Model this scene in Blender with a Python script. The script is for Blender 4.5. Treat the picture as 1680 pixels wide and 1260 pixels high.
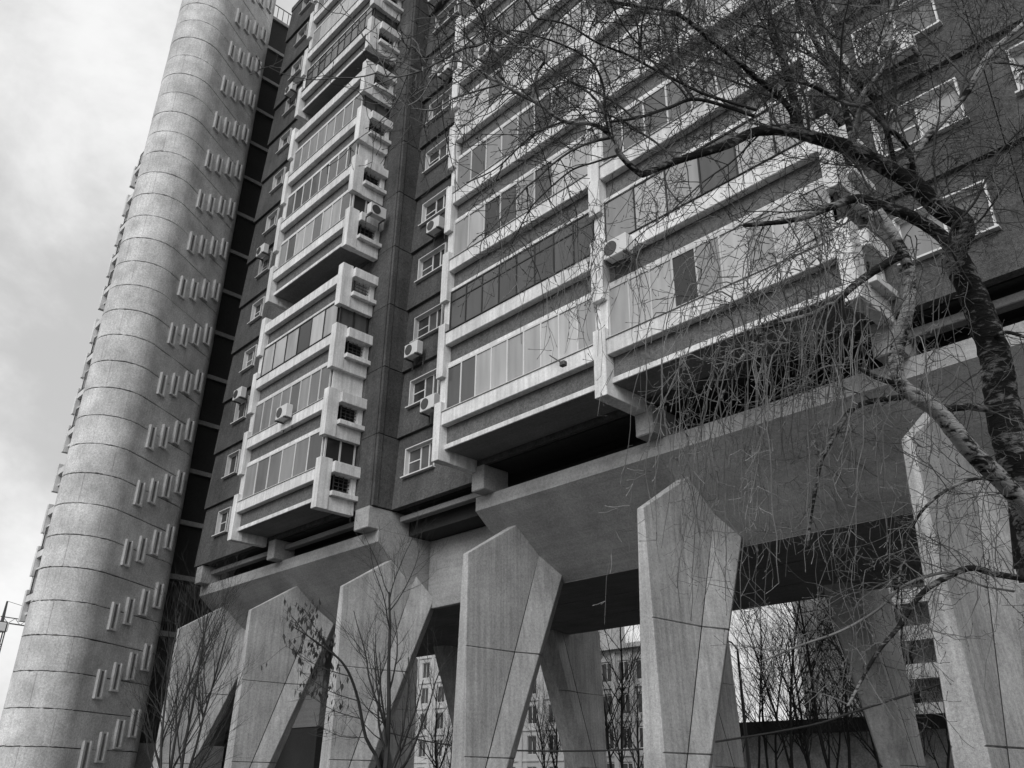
import bpy, math, random
from mathutils import Vector, Matrix

# ------------------------------------------------------------------ scene, camera, light
S = bpy.context.scene
C = S.collection
for o in list(bpy.data.objects):
    bpy.data.objects.remove(o)

F = 1388.82
PIT, ROL, YAW = (math.radians(a) for a in (25.392, 0.738, 46.626))
CAM = Vector((0, 0, 1.6))
_fw = Vector((-math.sin(YAW) * math.cos(PIT), math.cos(YAW) * math.cos(PIT), math.sin(PIT)))
_rt = Vector((math.cos(YAW), math.sin(YAW), 0))
_up = _rt.cross(_fw)
RT = math.cos(ROL) * _rt + math.sin(ROL) * _up
UP = -math.sin(ROL) * _rt + math.cos(ROL) * _up
FW = _fw
cd = bpy.data.cameras.new('camera')
cam = bpy.data.objects.new('camera', cd)
C.objects.link(cam)
cam.matrix_world = Matrix(((RT.x, UP.x, -FW.x, CAM.x), (RT.y, UP.y, -FW.y, CAM.y), (RT.z, UP.z, -FW.z, CAM.z), (0, 0, 0, 1)))
cd.sensor_width = 36
cd.lens = F / 1680 * 36
cd.clip_end = 3000
cd.clip_start = 0.1
S.camera = cam
S.render.resolution_x = 1024
S.render.resolution_y = 768

SUN_DIR = Vector((0.48, -1.0, 0.78)).normalized()     # towards the sun
SUN_EL = math.asin(SUN_DIR.z)
SUN_AZ = math.atan2(SUN_DIR.x, SUN_DIR.y)
w = bpy.data.worlds.new('World')
S.world = w
w.use_nodes = True
nt = w.node_tree
nt.nodes.clear()
N = nt.nodes.new
L = nt.links.new
out = N('ShaderNodeOutputWorld')
bg = N('ShaderNodeBackground')
sky = N('ShaderNodeTexSky')
sky.sky_type = 'NISHITA'
sky.sun_disc = False
sky.sun_elevation = SUN_EL
sky.sun_rotation = SUN_AZ
sky.air_density = 1.0
sky.dust_density = 3.0
bw = N('ShaderNodeRGBToBW')
L(sky.outputs[0], bw.inputs[0])
tc = N('ShaderNodeTexCoord')
mp = N('ShaderNodeMapping')
mp.inputs['Scale'].default_value = (1.0, 1.0, 1.5)
mp.inputs['Location'].default_value = (0.35, 0.1, 0.25)
L(tc.outputs['Generated'], mp.inputs[0])
cl = N('ShaderNodeTexNoise')
cl.inputs['Scale'].default_value = 2.6
cl.inputs['Detail'].default_value = 7
cl.inputs['Roughness'].default_value = 0.6
cl.inputs['Distortion'].default_value = 0.25
L(mp.outputs[0], cl.inputs['Vector'])
cr = N('ShaderNodeMapRange')
cr.interpolation_type = 'SMOOTHSTEP'
cr.inputs['From Min'].default_value = 0.34
cr.inputs['From Max'].default_value = 0.66
cr.inputs['To Min'].default_value = 5.2
cr.inputs['To Max'].default_value = 8.8
L(cl.outputs[0], cr.inputs['Value'])
mx = N('ShaderNodeMix')
mx.data_type = 'FLOAT'
mx.inputs['Factor'].default_value = 0.84         # how much of the sky the cloud layer covers
L(bw.outputs[0], mx.inputs['A'])
L(cr.outputs[0], mx.inputs['B'])
L(mx.outputs[0], bg.inputs['Color'])
bg.inputs['Strength'].default_value = 0.10
L(bg.outputs[0], out.inputs[0])

sd = bpy.data.lights.new('sun', 'SUN')
sd.energy = 1.5
sd.angle = math.radians(40)
sd.color = (1.0, 1.0, 1.0)
sun = bpy.data.objects.new('sun', sd)
C.objects.link(sun)
sun.rotation_euler = SUN_DIR.to_track_quat('Z', 'Y').to_euler()
sun.location = (0, -20, 60)

S.view_settings.view_transform = 'Standard'
S.view_settings.look = 'None'
S.view_settings.gamma = 1
S.view_settings.exposure = 0.32
S.render.engine = 'CYCLES'

# ------------------------------------------------------------------ helpers
R = random.Random(7)


def ray(x, y):
    return RT * ((x - 840) / F) - UP * ((y - 630) / F) + FW


def at(x, y, d):
    return CAM + ray(x, y) * d


def onY(x, y, Y):
    r = ray(x, y)
    return CAM + r * (Y / r.y)


class MB:
    def __init__(s):
        s.v = []
        s.f = []

    def add(s, vs, fs):
        n = len(s.v)
        s.v += [tuple(v) for v in vs]
        s.f += [tuple(i + n for i in f) for f in fs]
        return s

    def box(s, x0, x1, y0, y1, z0, z1):
        return s.add([(x0, y0, z0), (x1, y0, z0), (x1, y1, z0), (x0, y1, z0), (x0, y0, z1), (x1, y0, z1), (x1, y1, z1), (x0, y1, z1)],
                     [(0, 3, 2, 1), (4, 5, 6, 7), (0, 1, 5, 4), (1, 2, 6, 5), (2, 3, 7, 6), (3, 0, 4, 7)])

    def cbox(s, x0, x1, y0, y1, z0, z1, b=0.02):
        """box with chamfered edges"""
        X, Y, Z = (x0, x1), (y0, y1), (z0, z1)
        vs = []
        ix = {}
        for i in (0, 1):
            for j in (0, 1):
                for k in (0, 1):
                    sx, sy, sz = (1, -1)[i] * b, (1, -1)[j] * b, (1, -1)[k] * b
                    p = (X[i], Y[j], Z[k])
                    ix[i, j, k, 0] = len(vs); vs.append((p[0], p[1] + sy, p[2] + sz))
                    ix[i, j, k, 1] = len(vs); vs.append((p[0] + sx, p[1], p[2] + sz))
                    ix[i, j, k, 2] = len(vs); vs.append((p[0] + sx, p[1] + sy, p[2]))
        fs = []

        def q(a, b_, c, d, flip):
            fs.append((a, b_, c, d) if not flip else (d, c, b_, a))
        for i in (0, 1):
            q(ix[i, 0, 0, 0], ix[i, 0, 1, 0], ix[i, 1, 1, 0], ix[i, 1, 0, 0], i == 1)
            q(ix[0, i, 0, 1], ix[1, i, 0, 1], ix[1, i, 1, 1], ix[0, i, 1, 1], i == 1)
            q(ix[0, 0, i, 2], ix[0, 1, i, 2], ix[1, 1, i, 2], ix[1, 0, i, 2], i == 1)
        for a in (0, 1):
            for c in (0, 1):
                q(ix[a, c, 0, 0], ix[a, c, 0, 1], ix[a, c, 1, 1], ix[a, c, 1, 0], (a + c) % 2 == 1)
                q(ix[a, 0, c, 2], ix[a, 0, c, 0], ix[a, 1, c, 0], ix[a, 1, c, 2], (a + c) % 2 == 1)
                q(ix[0, a, c, 1], ix[0, a, c, 2], ix[1, a, c, 2], ix[1, a, c, 1], (a + c) % 2 == 1)
        for i in (0, 1):
            for j in (0, 1):
                for k in (0, 1):
                    t = (ix[i, j, k, 0], ix[i, j, k, 1], ix[i, j, k, 2])
                    fs.append(t if (i + j + k) % 2 == 1 else t[::-1])
        return s.add(vs, fs)

    def prism_x(s, prof, x0, x1):
        """(y, z) outline pulled along x"""
        n = len(prof)
        vs = [(x0, y, z) for y, z in prof] + [(x1, y, z) for y, z in prof]
        fs = [tuple(range(n)), tuple(range(2 * n - 1, n - 1, -1))]
        fs += [(i, n + i, n + (i + 1) % n, (i + 1) % n) for i in range(n)]
        return s.add(vs, fs)

    def cyl_y(s, cx, cz, r, y0, y1, n=16):
        vs = []
        for y in (y0, y1):
            vs += [(cx + r * math.cos(2 * math.pi * i / n), y, cz + r * math.sin(2 * math.pi * i / n)) for i in range(n)]
        fs = [tuple(range(n)), tuple(range(2 * n - 1, n - 1, -1))] + [(i, n + i, n + (i + 1) % n, (i + 1) % n) for i in range(n)]
        return s.add(vs, fs)

    def tube(s, pts, rad, n=5, cap=True):
        m = len(pts)
        base = len(s.v)
        prev = None
        for i in range(m):
            a = pts[max(i - 1, 0)]
            b = pts[min(i + 1, m - 1)]
            t = (b - a)
            if t.length < 1e-9:
                t = Vector((0, 0, 1))
            t.normalize()
            if prev is None:
                u = t.orthogonal().normalized()
            else:
                u = prev - t * prev.dot(t)
                if u.length < 1e-6:
                    u = t.orthogonal()
                u.normalize()
            prev = u
            v = t.cross(u)
            r = rad[i]
            p = pts[i]
            for k in range(n):
                c_, s_ = math.cos(2 * math.pi * k / n) * r, math.sin(2 * math.pi * k / n) * r
                s.v.append((p.x + u.x * c_ + v.x * s_, p.y + u.y * c_ + v.y * s_, p.z + u.z * c_ + v.z * s_))
        for i in range(m - 1):
            for k in range(n):
                a = base + i * n + k
                b = base + i * n + (k + 1) % n
                s.f.append((a, b, b + n, a + n))
        if cap:
            s.f.append(tuple(base + k for k in range(n))[::-1])
            s.f.append(tuple(base + (m - 1) * n + k for k in range(n)))
        return s

    def mesh(s, name, mat, smooth=False):
        me = bpy.data.meshes.new(name)
        me.from_pydata(s.v, [], s.f)
        me.materials.append(mat)
        if smooth:
            me.polygons.foreach_set('use_smooth', [True] * len(me.polygons))
        me.update()
        return me

    def build(s, name, mat, parent=None, loc=(0, 0, 0), smooth=False):
        return put(name, s.mesh(name, mat, smooth), parent, loc)


WL = {}


def put(name, me, parent=None, loc=(0, 0, 0)):
    """link a mesh object; loc is in world space"""
    o = bpy.data.objects.new(name, me)
    C.objects.link(o)
    loc = Vector(loc)
    WL[o.name] = loc
    if parent is not None:
        o.parent = parent
        o.location = loc - WL[parent.name]
    else:
        o.location = loc
    return o


def empty(name, loc):
    return put(name, None, None, loc)


def tag(o, label=None, cat=None, group=None, kind=None):
    for k, v in (('label', label), ('category', cat), ('group', group), ('kind', kind)):
        if v:
            o[k] = v
    return o


MC = {}


def cached(key, fn):
    if key not in MC:
        MC[key] = fn()
    return MC[key]


# ------------------------------------------------------------------ materials (neutral greys: the photograph is black and white)
def material(name, base, rough=0.85, blotch=0.18, blotch_scale=0.6, streak=0.0, streak_scale=(5, 5, 0.25), grain=0.2, grain_scale=70,
             bump=0.3, spec=0.3, rnd=0.0, spots=0.0, bump_dist=0.01):
    m = bpy.data.materials.new(name)
    m.use_nodes = True
    t = m.node_tree
    b = t.nodes['Principled BSDF']
    n = t.nodes.new
    l = t.links.new
    geo = n('ShaderNodeNewGeometry')

    def math_(op, a, c):
        q = n('ShaderNodeMath')
        q.operation = op
        for i, x in enumerate((a, c)):
            if isinstance(x, (int, float)):
                q.inputs[i].default_value = x
            else:
                l(x, q.inputs[i])
        return q.outputs[0]

    def noise(scale, detail=4, vec=None, sc3=None, rough_=0.55):
        x = n('ShaderNodeTexNoise')
        x.inputs['Scale'].default_value = scale
        x.inputs['Detail'].default_value = detail
        x.inputs['Roughness'].default_value = rough_
        v = vec or geo.outputs['Position']
        if sc3:
            mp_ = n('ShaderNodeMapping')
            mp_.inputs['Scale'].default_value = sc3
            l(v, mp_.inputs[0])
            v = mp_.outputs[0]
        l(v, x.inputs['Vector'])
        return x.outputs[0]
    val = None

    def acc(x, amt):
        nonlocal val
        k = math_('ADD', math_('MULTIPLY', math_('SUBTRACT', x, 0.5), amt * 2.6), 1.0)
        val = k if val is None else math_('MULTIPLY', val, k)
    acc(noise(blotch_scale, 6), blotch)
    if streak:
        acc(noise(1.0, 5, sc3=streak_scale), streak)
    g = noise(grain_scale, 2, rough_=0.7)
    if grain:
        acc(g, grain)
        acc(noise(grain_scale * 0.27, 3, rough_=0.85), grain * 1.35)
    if rnd:
        oi = n('ShaderNodeObjectInfo')
        val = math_('MULTIPLY', val, math_('ADD', math_('MULTIPLY', math_('SUBTRACT', oi.outputs['Random'], 0.5), rnd * 2), 1.0))
    if spots:
        vo = n('ShaderNodeTexVoronoi')
        vo.inputs['Scale'].default_value = grain_scale * 0.6
        l(geo.outputs['Position'], vo.inputs['Vector'])
        k = math_('ADD', math_('MULTIPLY', vo.outputs['Distance'], spots), 1.0 - spots * 0.4)
        val = math_('MULTIPLY', val, k)
    c = n('ShaderNodeCombineColor')
    v = math_('MAXIMUM', math_('MULTIPLY', val, base), 0.004)
    for i in range(3):
        l(v, c.inputs[i])
    l(c.outputs[0], b.inputs['Base Color'])
    b.inputs['Roughness'].default_value = rough
    b.inputs['Specular IOR Level'].default_value = spec
    if bump:
        bp = n('ShaderNodeBump')
        bp.inputs['Strength'].default_value = bump
        bp.inputs['Distance'].default_value = bump_dist
        l(g, bp.inputs['Height'])
        l(bp.outputs[0], b.inputs['Normal'])
    return m


def glass(name, lo, hi, rough=0.06):
    """window glass; curtain, dim room and reflections painted in as grey; every pane differs"""
    m = bpy.data.materials.new(name)
    m.use_nodes = True
    t = m.node_tree
    b = t.nodes['Principled BSDF']
    n = t.nodes.new
    l = t.links.new
    oi = n('ShaderNodeObjectInfo')
    geo = n('ShaderNodeNewGeometry')
    wv = n('ShaderNodeTexNoise')
    mp_ = n('ShaderNodeMapping')
    mp_.inputs['Scale'].default_value = (3.5, 3.5, 0.5)
    l(geo.outputs['Position'], mp_.inputs[0])
    l(mp_.outputs[0], wv.inputs['Vector'])
    wv.inputs['Scale'].default_value = 1.2
    wv.inputs['Detail'].default_value = 3
    a = n('ShaderNodeMapRange')
    l(oi.outputs['Random'], a.inputs['Value'])
    a.inputs['To Min'].default_value = lo
    a.inputs['To Max'].default_value = hi  # per-pane grey also stands in for varied reflections
    mu = n('ShaderNodeMath'); mu.operation = 'MULTIPLY'
    ad = n('ShaderNodeMath'); ad.operation = 'MULTIPLY_ADD'; ad.inputs[1].default_value = 0.7; ad.inputs[2].default_value = 0.65
    wv.inputs['Roughness'].default_value = 0.4
    l(wv.outputs[0], ad.inputs[0])
    l(a.outputs[0], mu.inputs[0]); l(ad.outputs[0], mu.inputs[1])
    c = n('ShaderNodeCombineColor')
    for i in range(3):
        l(mu.outputs[0], c.inputs[i])
    l(c.outputs[0], b.inputs['Base Color'])
    b.inputs['Roughness'].default_value = 0.6
    b.inputs['Specular IOR Level'].default_value = 0.3
    b.inputs['Coat Weight'].default_value = 0.7
    b.inputs['Coat Roughness'].default_value = rough
    b.inputs['Coat IOR'].default_value = 1.5
    return m


M_TOWER = material('tower_concrete', 0.60, 0.95, 0.16, 0.35, 0.12, (9, 9, 0.5), 0.26, 55, 0.6, spec=0.1)
M_RING = material('ring_concrete', 0.55, 0.95, 0.50, 0.9, 0.14, (11, 11, 0.45), 0.44, 50, 0.6, spec=0.08, rnd=0.07)
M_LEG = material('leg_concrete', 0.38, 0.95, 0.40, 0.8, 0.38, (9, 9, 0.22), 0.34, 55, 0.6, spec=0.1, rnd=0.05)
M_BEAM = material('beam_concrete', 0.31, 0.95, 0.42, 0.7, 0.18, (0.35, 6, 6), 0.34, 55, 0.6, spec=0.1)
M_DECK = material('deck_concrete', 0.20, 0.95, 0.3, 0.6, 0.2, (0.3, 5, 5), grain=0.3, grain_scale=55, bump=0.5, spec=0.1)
M_WHITE = material('white_painted_concrete', 0.64, 0.85, 0.26, 1.3, 0.36, (7, 7, 0.5), 0.2, 60, 0.4, spec=0.15, rnd=0.07)
M_PANEL = material('balcony_panel_pebbledash', 0.14, 0.95, 0.2, 1.0, 0.2, (5, 5, 0.4), 0.5, 45, 0.9, rnd=0.12, bump_dist=0.02, spec=0.1)
M_WALL = material('wall_pebbledash', 0.085, 0.95, 0.40, 0.7, 0.34, (3, 3, 0.2), 0.55, 40, 0.9, rnd=0.14, bump_dist=0.02, spec=0.1)
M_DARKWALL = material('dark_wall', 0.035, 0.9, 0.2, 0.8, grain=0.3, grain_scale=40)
M_JOINT = material('joint_mortar', 0.03, 0.95, 0.2, 1.0, grain=0.2)
M_FRAME = material('white_frame', 0.56, 0.5, 0.12, 3, grain=0.08, bump=0.0, rnd=0.2)
M_DARKFRAME = material('dark_frame', 0.03, 0.5, 0.1, 2, grain=0.05, bump=0.0)
M_GLASS = glass('glass_curtain_reflection', 0.06, 0.26)
M_GLASSB = glass('glass_bright_curtain', 0.22, 0.48)
M_GLASSD = glass('glass_dark', 0.012, 0.03)
M_GLASSM = glass('glass_mid', 0.045, 0.09)
M_METAL = material('painted_metal', 0.05, 0.5, 0.1, 3, grain=0.1, bump=0.0, spec=0.5)
M_AC = material('air_conditioner_casing', 0.6, 0.45, 0.06, 3, grain=0.05, bump=0.0)


def bark(name, pale, dark, lo, hi):
    """flaking bark: pale skin broken by dark cross fissures"""
    m = bpy.data.materials.new(name)
    m.use_nodes = True
    t = m.node_tree
    b = t.nodes['Principled BSDF']
    n = t.nodes.new
    l = t.links.new
    geo = n('ShaderNodeNewGeometry')

    def nz(sc3, detail, rough):
        mp_ = n('ShaderNodeMapping')
        mp_.inputs['Scale'].default_value = sc3
        l(geo.outputs['Position'], mp_.inputs[0])
        x = n('ShaderNodeTexNoise')
        x.inputs['Scale'].default_value = 1
        x.inputs['Detail'].default_value = detail
        x.inputs['Roughness'].default_value = rough
        x.inputs['Distortion'].default_value = .4
        l(mp_.outputs[0], x.inputs['Vector'])
        return x.outputs[0]
    a = nz((9, 9, 34), 5, .65)
    c = nz((3.5, 3.5, 3.5), 3, .5)
    ad = n('ShaderNodeMath'); ad.operation = 'MULTIPLY_ADD'
    l(c, ad.inputs[0]); ad.inputs[1].default_value = .9
    l(a, ad.inputs[2])
    mr = n('ShaderNodeMapRange')
    mr.interpolation_type = 'SMOOTHSTEP'
    l(ad.outputs[0], mr.inputs['Value'])
    mr.inputs['From Min'].default_value = lo
    mr.inputs['From Max'].default_value = hi
    mr.inputs['To Min'].default_value = dark
    mr.inputs['To Max'].default_value = pale
    cc = n('ShaderNodeCombineColor')
    for k in range(3):
        l(mr.outputs[0], cc.inputs[k])
    l(cc.outputs[0], b.inputs['Base Color'])
    b.inputs['Roughness'].default_value = .95
    b.inputs['Specular IOR Level'].default_value = .1
    bp = n('ShaderNodeBump')
    bp.inputs['Strength'].default_value = 1
    bp.inputs['Distance'].default_value = .03
    l(ad.outputs[0], bp.inputs['Height'])
    l(bp.outputs[0], b.inputs['Normal'])
    return m


M_BARK = bark('trunk_bark', 0.26, 0.025, 0.92, 1.12)
M_BIRCH = bark('pale_bark', 0.42, 0.03, 0.80, 0.98)
M_TWIG = material('twig_bark', 0.17, 0.9, 0.95, 3, grain=0.0, bump=0.0)
M_CROWN = material('crown_twig_bark', 0.10, 0.9, 0.9, 2.5, grain=0.0, bump=0.0)
M_TWIGD = material('dark_twig_bark', 0.045, 0.9, 0.3, 4, grain=0.0, bump=0.0)
M_LEAF = material('withered_leaf', 0.06, 0.9, 0.3, 6, grain=0.0, bump=0.0)
M_GROUND = material('ground_earth', 0.06, 0.95, 0.3, 0.3, grain=0.3, grain_scale=12)
M_BRICK = material('far_brick', 0.38, 0.95, 0.2, 0.6, grain=0.5, grain_scale=9)
M_STUCCO = material('far_stucco', 0.50, 0.9, 0.15, 0.4, 0.1, (1, 1, 0.2), grain=0.15, grain_scale=10)
M_GREYFAR = material('far_grey_render', 0.22, 0.9, 0.15, 0.4, grain=0.3, grain_scale=6)

# ------------------------------------------------------------------ ground
g = MB()
g.add([(-1500, -1500, 0), (1500, -1500, 0), (1500, 1500, 0), (-1500, 1500, 0)], [(0, 1, 2, 3)])
tag(g.build('ground', M_GROUND), kind='structure')

# ------------------------------------------------------------------ apartment block
Z0 = 10.68          # underside of the first storey
P = 2.81            # storey height
NF = 13
YW = 16.6           # main wall plane
YR = 17.6           # recessed wall plane
YB = 15.2           # balcony slab edge
YC = 23.25          # the block is mirrored about this plane
bld = empty('apartment_block', (-16, 23.25, 0))
tag(bld, 'huge concrete apartment block raised on rows of tapering legs, with white balconies', 'building')


def refl(y):
    return 2 * YC - y


# --- legs
LEGX = [-38.0 + 6.45 * i for i in range(14)]


def leg_mesh(mirror):
    def prof(z):
        k = (z - 2.0) / 5.7
        hf = 0.29 + (0.10 - 0.29) * k
        h1 = 0.34 + (0.24 - 0.34) * k
        h2 = 0.50 + (0.57 - 0.50) * k
        h3 = 0.28 + (0.34 - 0.28) * k
        y1 = 16.5 + (18.5 - 16.5) * k
        y2 = 17.12 + (19.4 - 17.12) * k
        y3 = 17.55 + (19.72 - 17.55) * k
        return [(hf, 15.83), (h1, y1), (h2, y2), (h3, y3), (-h3, y3), (-h2, y2), (-h1, y1), (-hf, 15.83)]
    m = MB()
    zs = [0.0, 2.24, 2.28, 5.06, 5.10, 'top']

    def ring(z, ins=0.0):
        if z != 'top':
            return [(x * (1 - ins), y, z) for x, y in prof(z)]
        r = []
        pk = 0.25
        for x, y in prof(7.72):
            # the top rises from the front lip to a ridge under the beam, then falls away inwards
            if abs(x) > 0.33:
                zt = 9.0
            elif y < 16:
                zt = 7.72
            else:
                zt = 8.0
            xx, yy = x, y
            if zt > 8.5:
                yy = 17.75
            r.append((xx, yy, zt))
        return r
    rings = [ring(0.0), ring(2.245), ring(2.27, 0.14), ring(2.295), ring(5.065), ring(5.09, 0.14), ring(5.115), None]
    vs = []
    for r in rings[:-1]:
        vs += r
    n = 8
    fs = [tuple(range(n))[::-1]]
    for i in range(len(rings) - 2):
        for k in range(n):
            a = i * n + k
            b = i * n + (k + 1) % n
            fs.append((a, b, b + n, a + n))
    # upper piece with gabled top
    base = (len(rings) - 2) * n
    p = prof(7.72)
    q = prof(8.5)
    top = [(p[0][0], p[0][1], 7.70), (p[1][0], q[1][1], 8.5), (p[2][0], p[2][1], 7.72), (p[3][0], p[3][1] + .02, 7.66),
           (p[4][0], p[4][1] + .02, 7.66), (p[5][0], p[5][1], 7.72), (p[6][0], q[6][1], 8.5), (p[7][0], p[7][1], 7.70)]
    ti = len(vs)
    vs += top
    ra, rb = len(vs), len(vs) + 1
    vs += [(0.20, 17.72, 8.92), (-0.20, 17.72, 8.92)]
    for k in range(n):
        a = base + k
        b = base + (k + 1) % n
        if k == 0:
            fs.append((a, b, ti + 1, ra, ti + 0))
        elif k == 6:
            fs.append((a, b, ti + 7, rb, ti + 6))
        else:
            fs.append((a, b, ti + (k + 1) % n, ti + k))
    fs.append((ti + 0, ra, rb, ti + 7))
    fs.append((ra, ti + 1, ti + 6, rb))
    fs.append((ti + 1, ti + 2, ti + 5, ti + 6))
    fs.append((ti + 2, ti + 3, ti + 4, ti + 5))
    if mirror:
        vs = [(x, 2 * 22.47 - y, z) for x, y, z in vs]
        fs = [f[::-1] for f in fs]
    m.add([(x, y - (2 * 22.47 - 17 if mirror else 17), z) for x, y, z in vs], fs)
    me = m.mesh('leg', M_LEG)
    return me


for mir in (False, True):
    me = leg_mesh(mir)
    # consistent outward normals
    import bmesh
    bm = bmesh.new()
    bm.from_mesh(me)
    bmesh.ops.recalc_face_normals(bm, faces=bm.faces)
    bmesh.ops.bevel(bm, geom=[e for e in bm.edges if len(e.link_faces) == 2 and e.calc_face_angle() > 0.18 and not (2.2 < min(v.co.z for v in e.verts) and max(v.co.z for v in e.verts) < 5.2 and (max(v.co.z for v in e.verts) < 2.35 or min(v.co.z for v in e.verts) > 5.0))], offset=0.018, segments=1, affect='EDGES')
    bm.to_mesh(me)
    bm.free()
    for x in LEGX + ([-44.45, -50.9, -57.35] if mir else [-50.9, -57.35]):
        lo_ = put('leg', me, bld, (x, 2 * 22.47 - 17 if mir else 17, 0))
        def seam_mesh():
            ml = MB()
            for sg in (-1, 1):
                ya, yb = (16.5 - 1.4 / 5.7, 18.55) if False else (16.5 - 2.0 * 2.0 / 5.7, 16.5 + 2.0 * 5.85 / 5.7)
                a_ = Vector((sg * .372, ya - 17, 0.0))
                b_ = Vector((sg * .238, yb - 17, 7.85))
                if mir:
                    a_.y, b_.y = -a_.y, -b_.y
                ml.tube([a_, a_ + (b_ - a_) * .5, b_], [.017, .017, .017], 4)
            return ml.mesh('seam', M_JOINT)
        tag(put('seam', cached(('seam', mir), seam_mesh), lo_, (x, 2 * 22.47 - 17 if mir else 17, 0)), kind='stuff')

# --- raised deck: wings with sloping undersides, flat slabs between
WING = [(17.0, 9.43), (19.55, 7.38), (19.55, 9.87), (17.0, 9.87)]


def wing(x0, x1, cuts):
    xs = [x0] + [c for c in cuts if x0 + .5 < c < x1 - .5] + [x1]
    for mir in (False, True):
        pr_ = [(refl(y), z) for y, z in WING][::-1] if mir else WING
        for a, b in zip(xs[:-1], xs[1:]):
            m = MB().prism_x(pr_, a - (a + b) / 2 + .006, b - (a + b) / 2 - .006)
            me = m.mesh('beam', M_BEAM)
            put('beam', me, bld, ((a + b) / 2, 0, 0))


CUTS = [-32.0, -25.2, -12.4, -5.95, 0.5]
wing(-39.1, -24.85, [-32.0])
wing(-19.6, 46.0, CUTS + [7, 14, 21, 28, 35])
wing(-62.0, -47.6, [-54.5])
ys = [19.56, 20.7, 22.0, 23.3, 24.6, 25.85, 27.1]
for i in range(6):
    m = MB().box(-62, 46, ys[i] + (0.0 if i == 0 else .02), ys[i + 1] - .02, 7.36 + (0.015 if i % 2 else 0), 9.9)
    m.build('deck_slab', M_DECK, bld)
MB().cbox(-24.84, -19.61, 19.35, 19.58, 7.355, 9.87).build('recess_beam', M_BEAM, bld)
MB().cbox(-47.5, -39.11, 19.35, 19.58, 7.355, 9.87).build('recess_beam', M_BEAM, bld)
MB().box(-62, -35.7, 22.0, 25.5, 3.92, 7.355).build('ground_floor_wall', M_DECK, bld)
MB().box(-62, -35.65, 21.95, 25.55, 0, 3.88).build('ground_floor_wall', M_DARKWALL, bld)
MB().box(-62, 46, 19.6, 26.9, 7.55, 9.8).build('deck_core', M_JOINT, bld)
# dark box added to block light and keep the slot over the deck black
MB().box(-61, 45.5, 18.4, refl(18.4), 9.9, Z0 - .02).build('slot_light_block', M_DARKWALL, bld)
# ledge beams under the wall feet
for x0, x1, y in ((-38.9, -24.95, YW + .38), (-24.8, -19.3, YR + .25), (-5.9, 45.5, YW + .38), (-61.5, -47.6, YW + .38)):
    MB().cbox(x0, x1, y, y + .3, 10.30, 10.50).build('ledge_beam', M_DECK, bld)
# stubs between deck and building
for x0, x1, y1 in ((-38.78, -38.2, 17.5), (-32.1, -31.55, 17.5), (-25.78, -24.9, 18.4), (-19.29, -18.72, 17.6), (-12.75, -12.18, 17.6), (-6.32, -5.75, 17.6),
                   (0.1, 0.66, 17.6), (-61.2, -60.6, 17.6), (-54.6, -54.0, 17.6)):
    MB().cbox(x0, x1, 16.52, y1, 9.87, Z0 - .005, .03).build('stub', M_BEAM, bld)

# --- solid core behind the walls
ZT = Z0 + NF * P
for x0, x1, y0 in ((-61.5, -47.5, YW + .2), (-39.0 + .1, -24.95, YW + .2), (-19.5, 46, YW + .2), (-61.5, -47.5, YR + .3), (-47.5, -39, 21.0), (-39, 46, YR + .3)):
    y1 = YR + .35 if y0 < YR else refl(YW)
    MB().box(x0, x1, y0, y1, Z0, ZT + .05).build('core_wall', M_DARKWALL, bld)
for x0, x1, y0 in ((-61.7, -47.4, YW - .05), (-39.05, -24.8, YW - .05), (-19.65, 46, YW - .05), (-24.8, -19.65, YR - .05)):
    MB().cbox(x0, x1, y0, y0 + .35, ZT, ZT + .42).build('parapet', M_WALL, bld)


# --- pebbledash panels, each leaning out a little at its foot
TILT = 0.13


def panel_mesh(w_, holes, h=P, tilt=TILT):
    def mk():
        m = MB()
        xs = sorted({0.012, w_ - .012} | {v for hh in holes for v in hh[:2]})
        z0, z1 = 0.012, h - .012
        zs = sorted({z0, z1} | {v for hh in holes for v in hh[2:]})

        def y(z):
            return -tilt * (1 - (z - z0) / (z1 - z0))
        for a, b in zip(xs[:-1], xs[1:]):
            for c, d in zip(zs[:-1], zs[1:]):
                if any(hh[0] <= a and b <= hh[1] and hh[2] <= c and d <= hh[3] for hh in holes):
                    continue
                m.add([(a, y(c), c), (b, y(c), c), (b, y(d), d), (a, y(d), d)], [(0, 1, 2, 3)])
        bk = 0.14
        X0, X1 = xs[0], xs[-1]
        m.add([(X0, y(z0), z0), (X1, y(z0), z0), (X1, bk, z0), (X0, bk, z0)], [(0, 3, 2, 1)])
        m.add([(X0, y(z1), z1), (X1, y(z1), z1), (X1, bk, z1), (X0, bk, z1)], [(0, 1, 2, 3)])
        m.add([(X0, y(z0), z0), (X0, bk, z0), (X0, bk, z1), (X0, y(z1), z1)], [(0, 3, 2, 1)])
        m.add([(X1, y(z0), z0), (X1, bk, z0), (X1, bk, z1), (X1, y(z1), z1)], [(0, 1, 2, 3)])
        for a, b, c, d in holes:
            m.add([(a, y(c), c), (b, y(c), c), (b, y(d), d), (a, y(d), d), (a, bk, c), (b, bk, c), (b, bk, d), (a, bk, d)],
                  [(0, 4, 5, 1), (1, 5, 6, 2), (2, 6, 7, 3), (3, 7, 4, 0)])
        return m.mesh('wall_panel', M_WALL)
    return cached(('panel', round(w_, 3), tuple(holes), h, tilt), mk)


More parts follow.
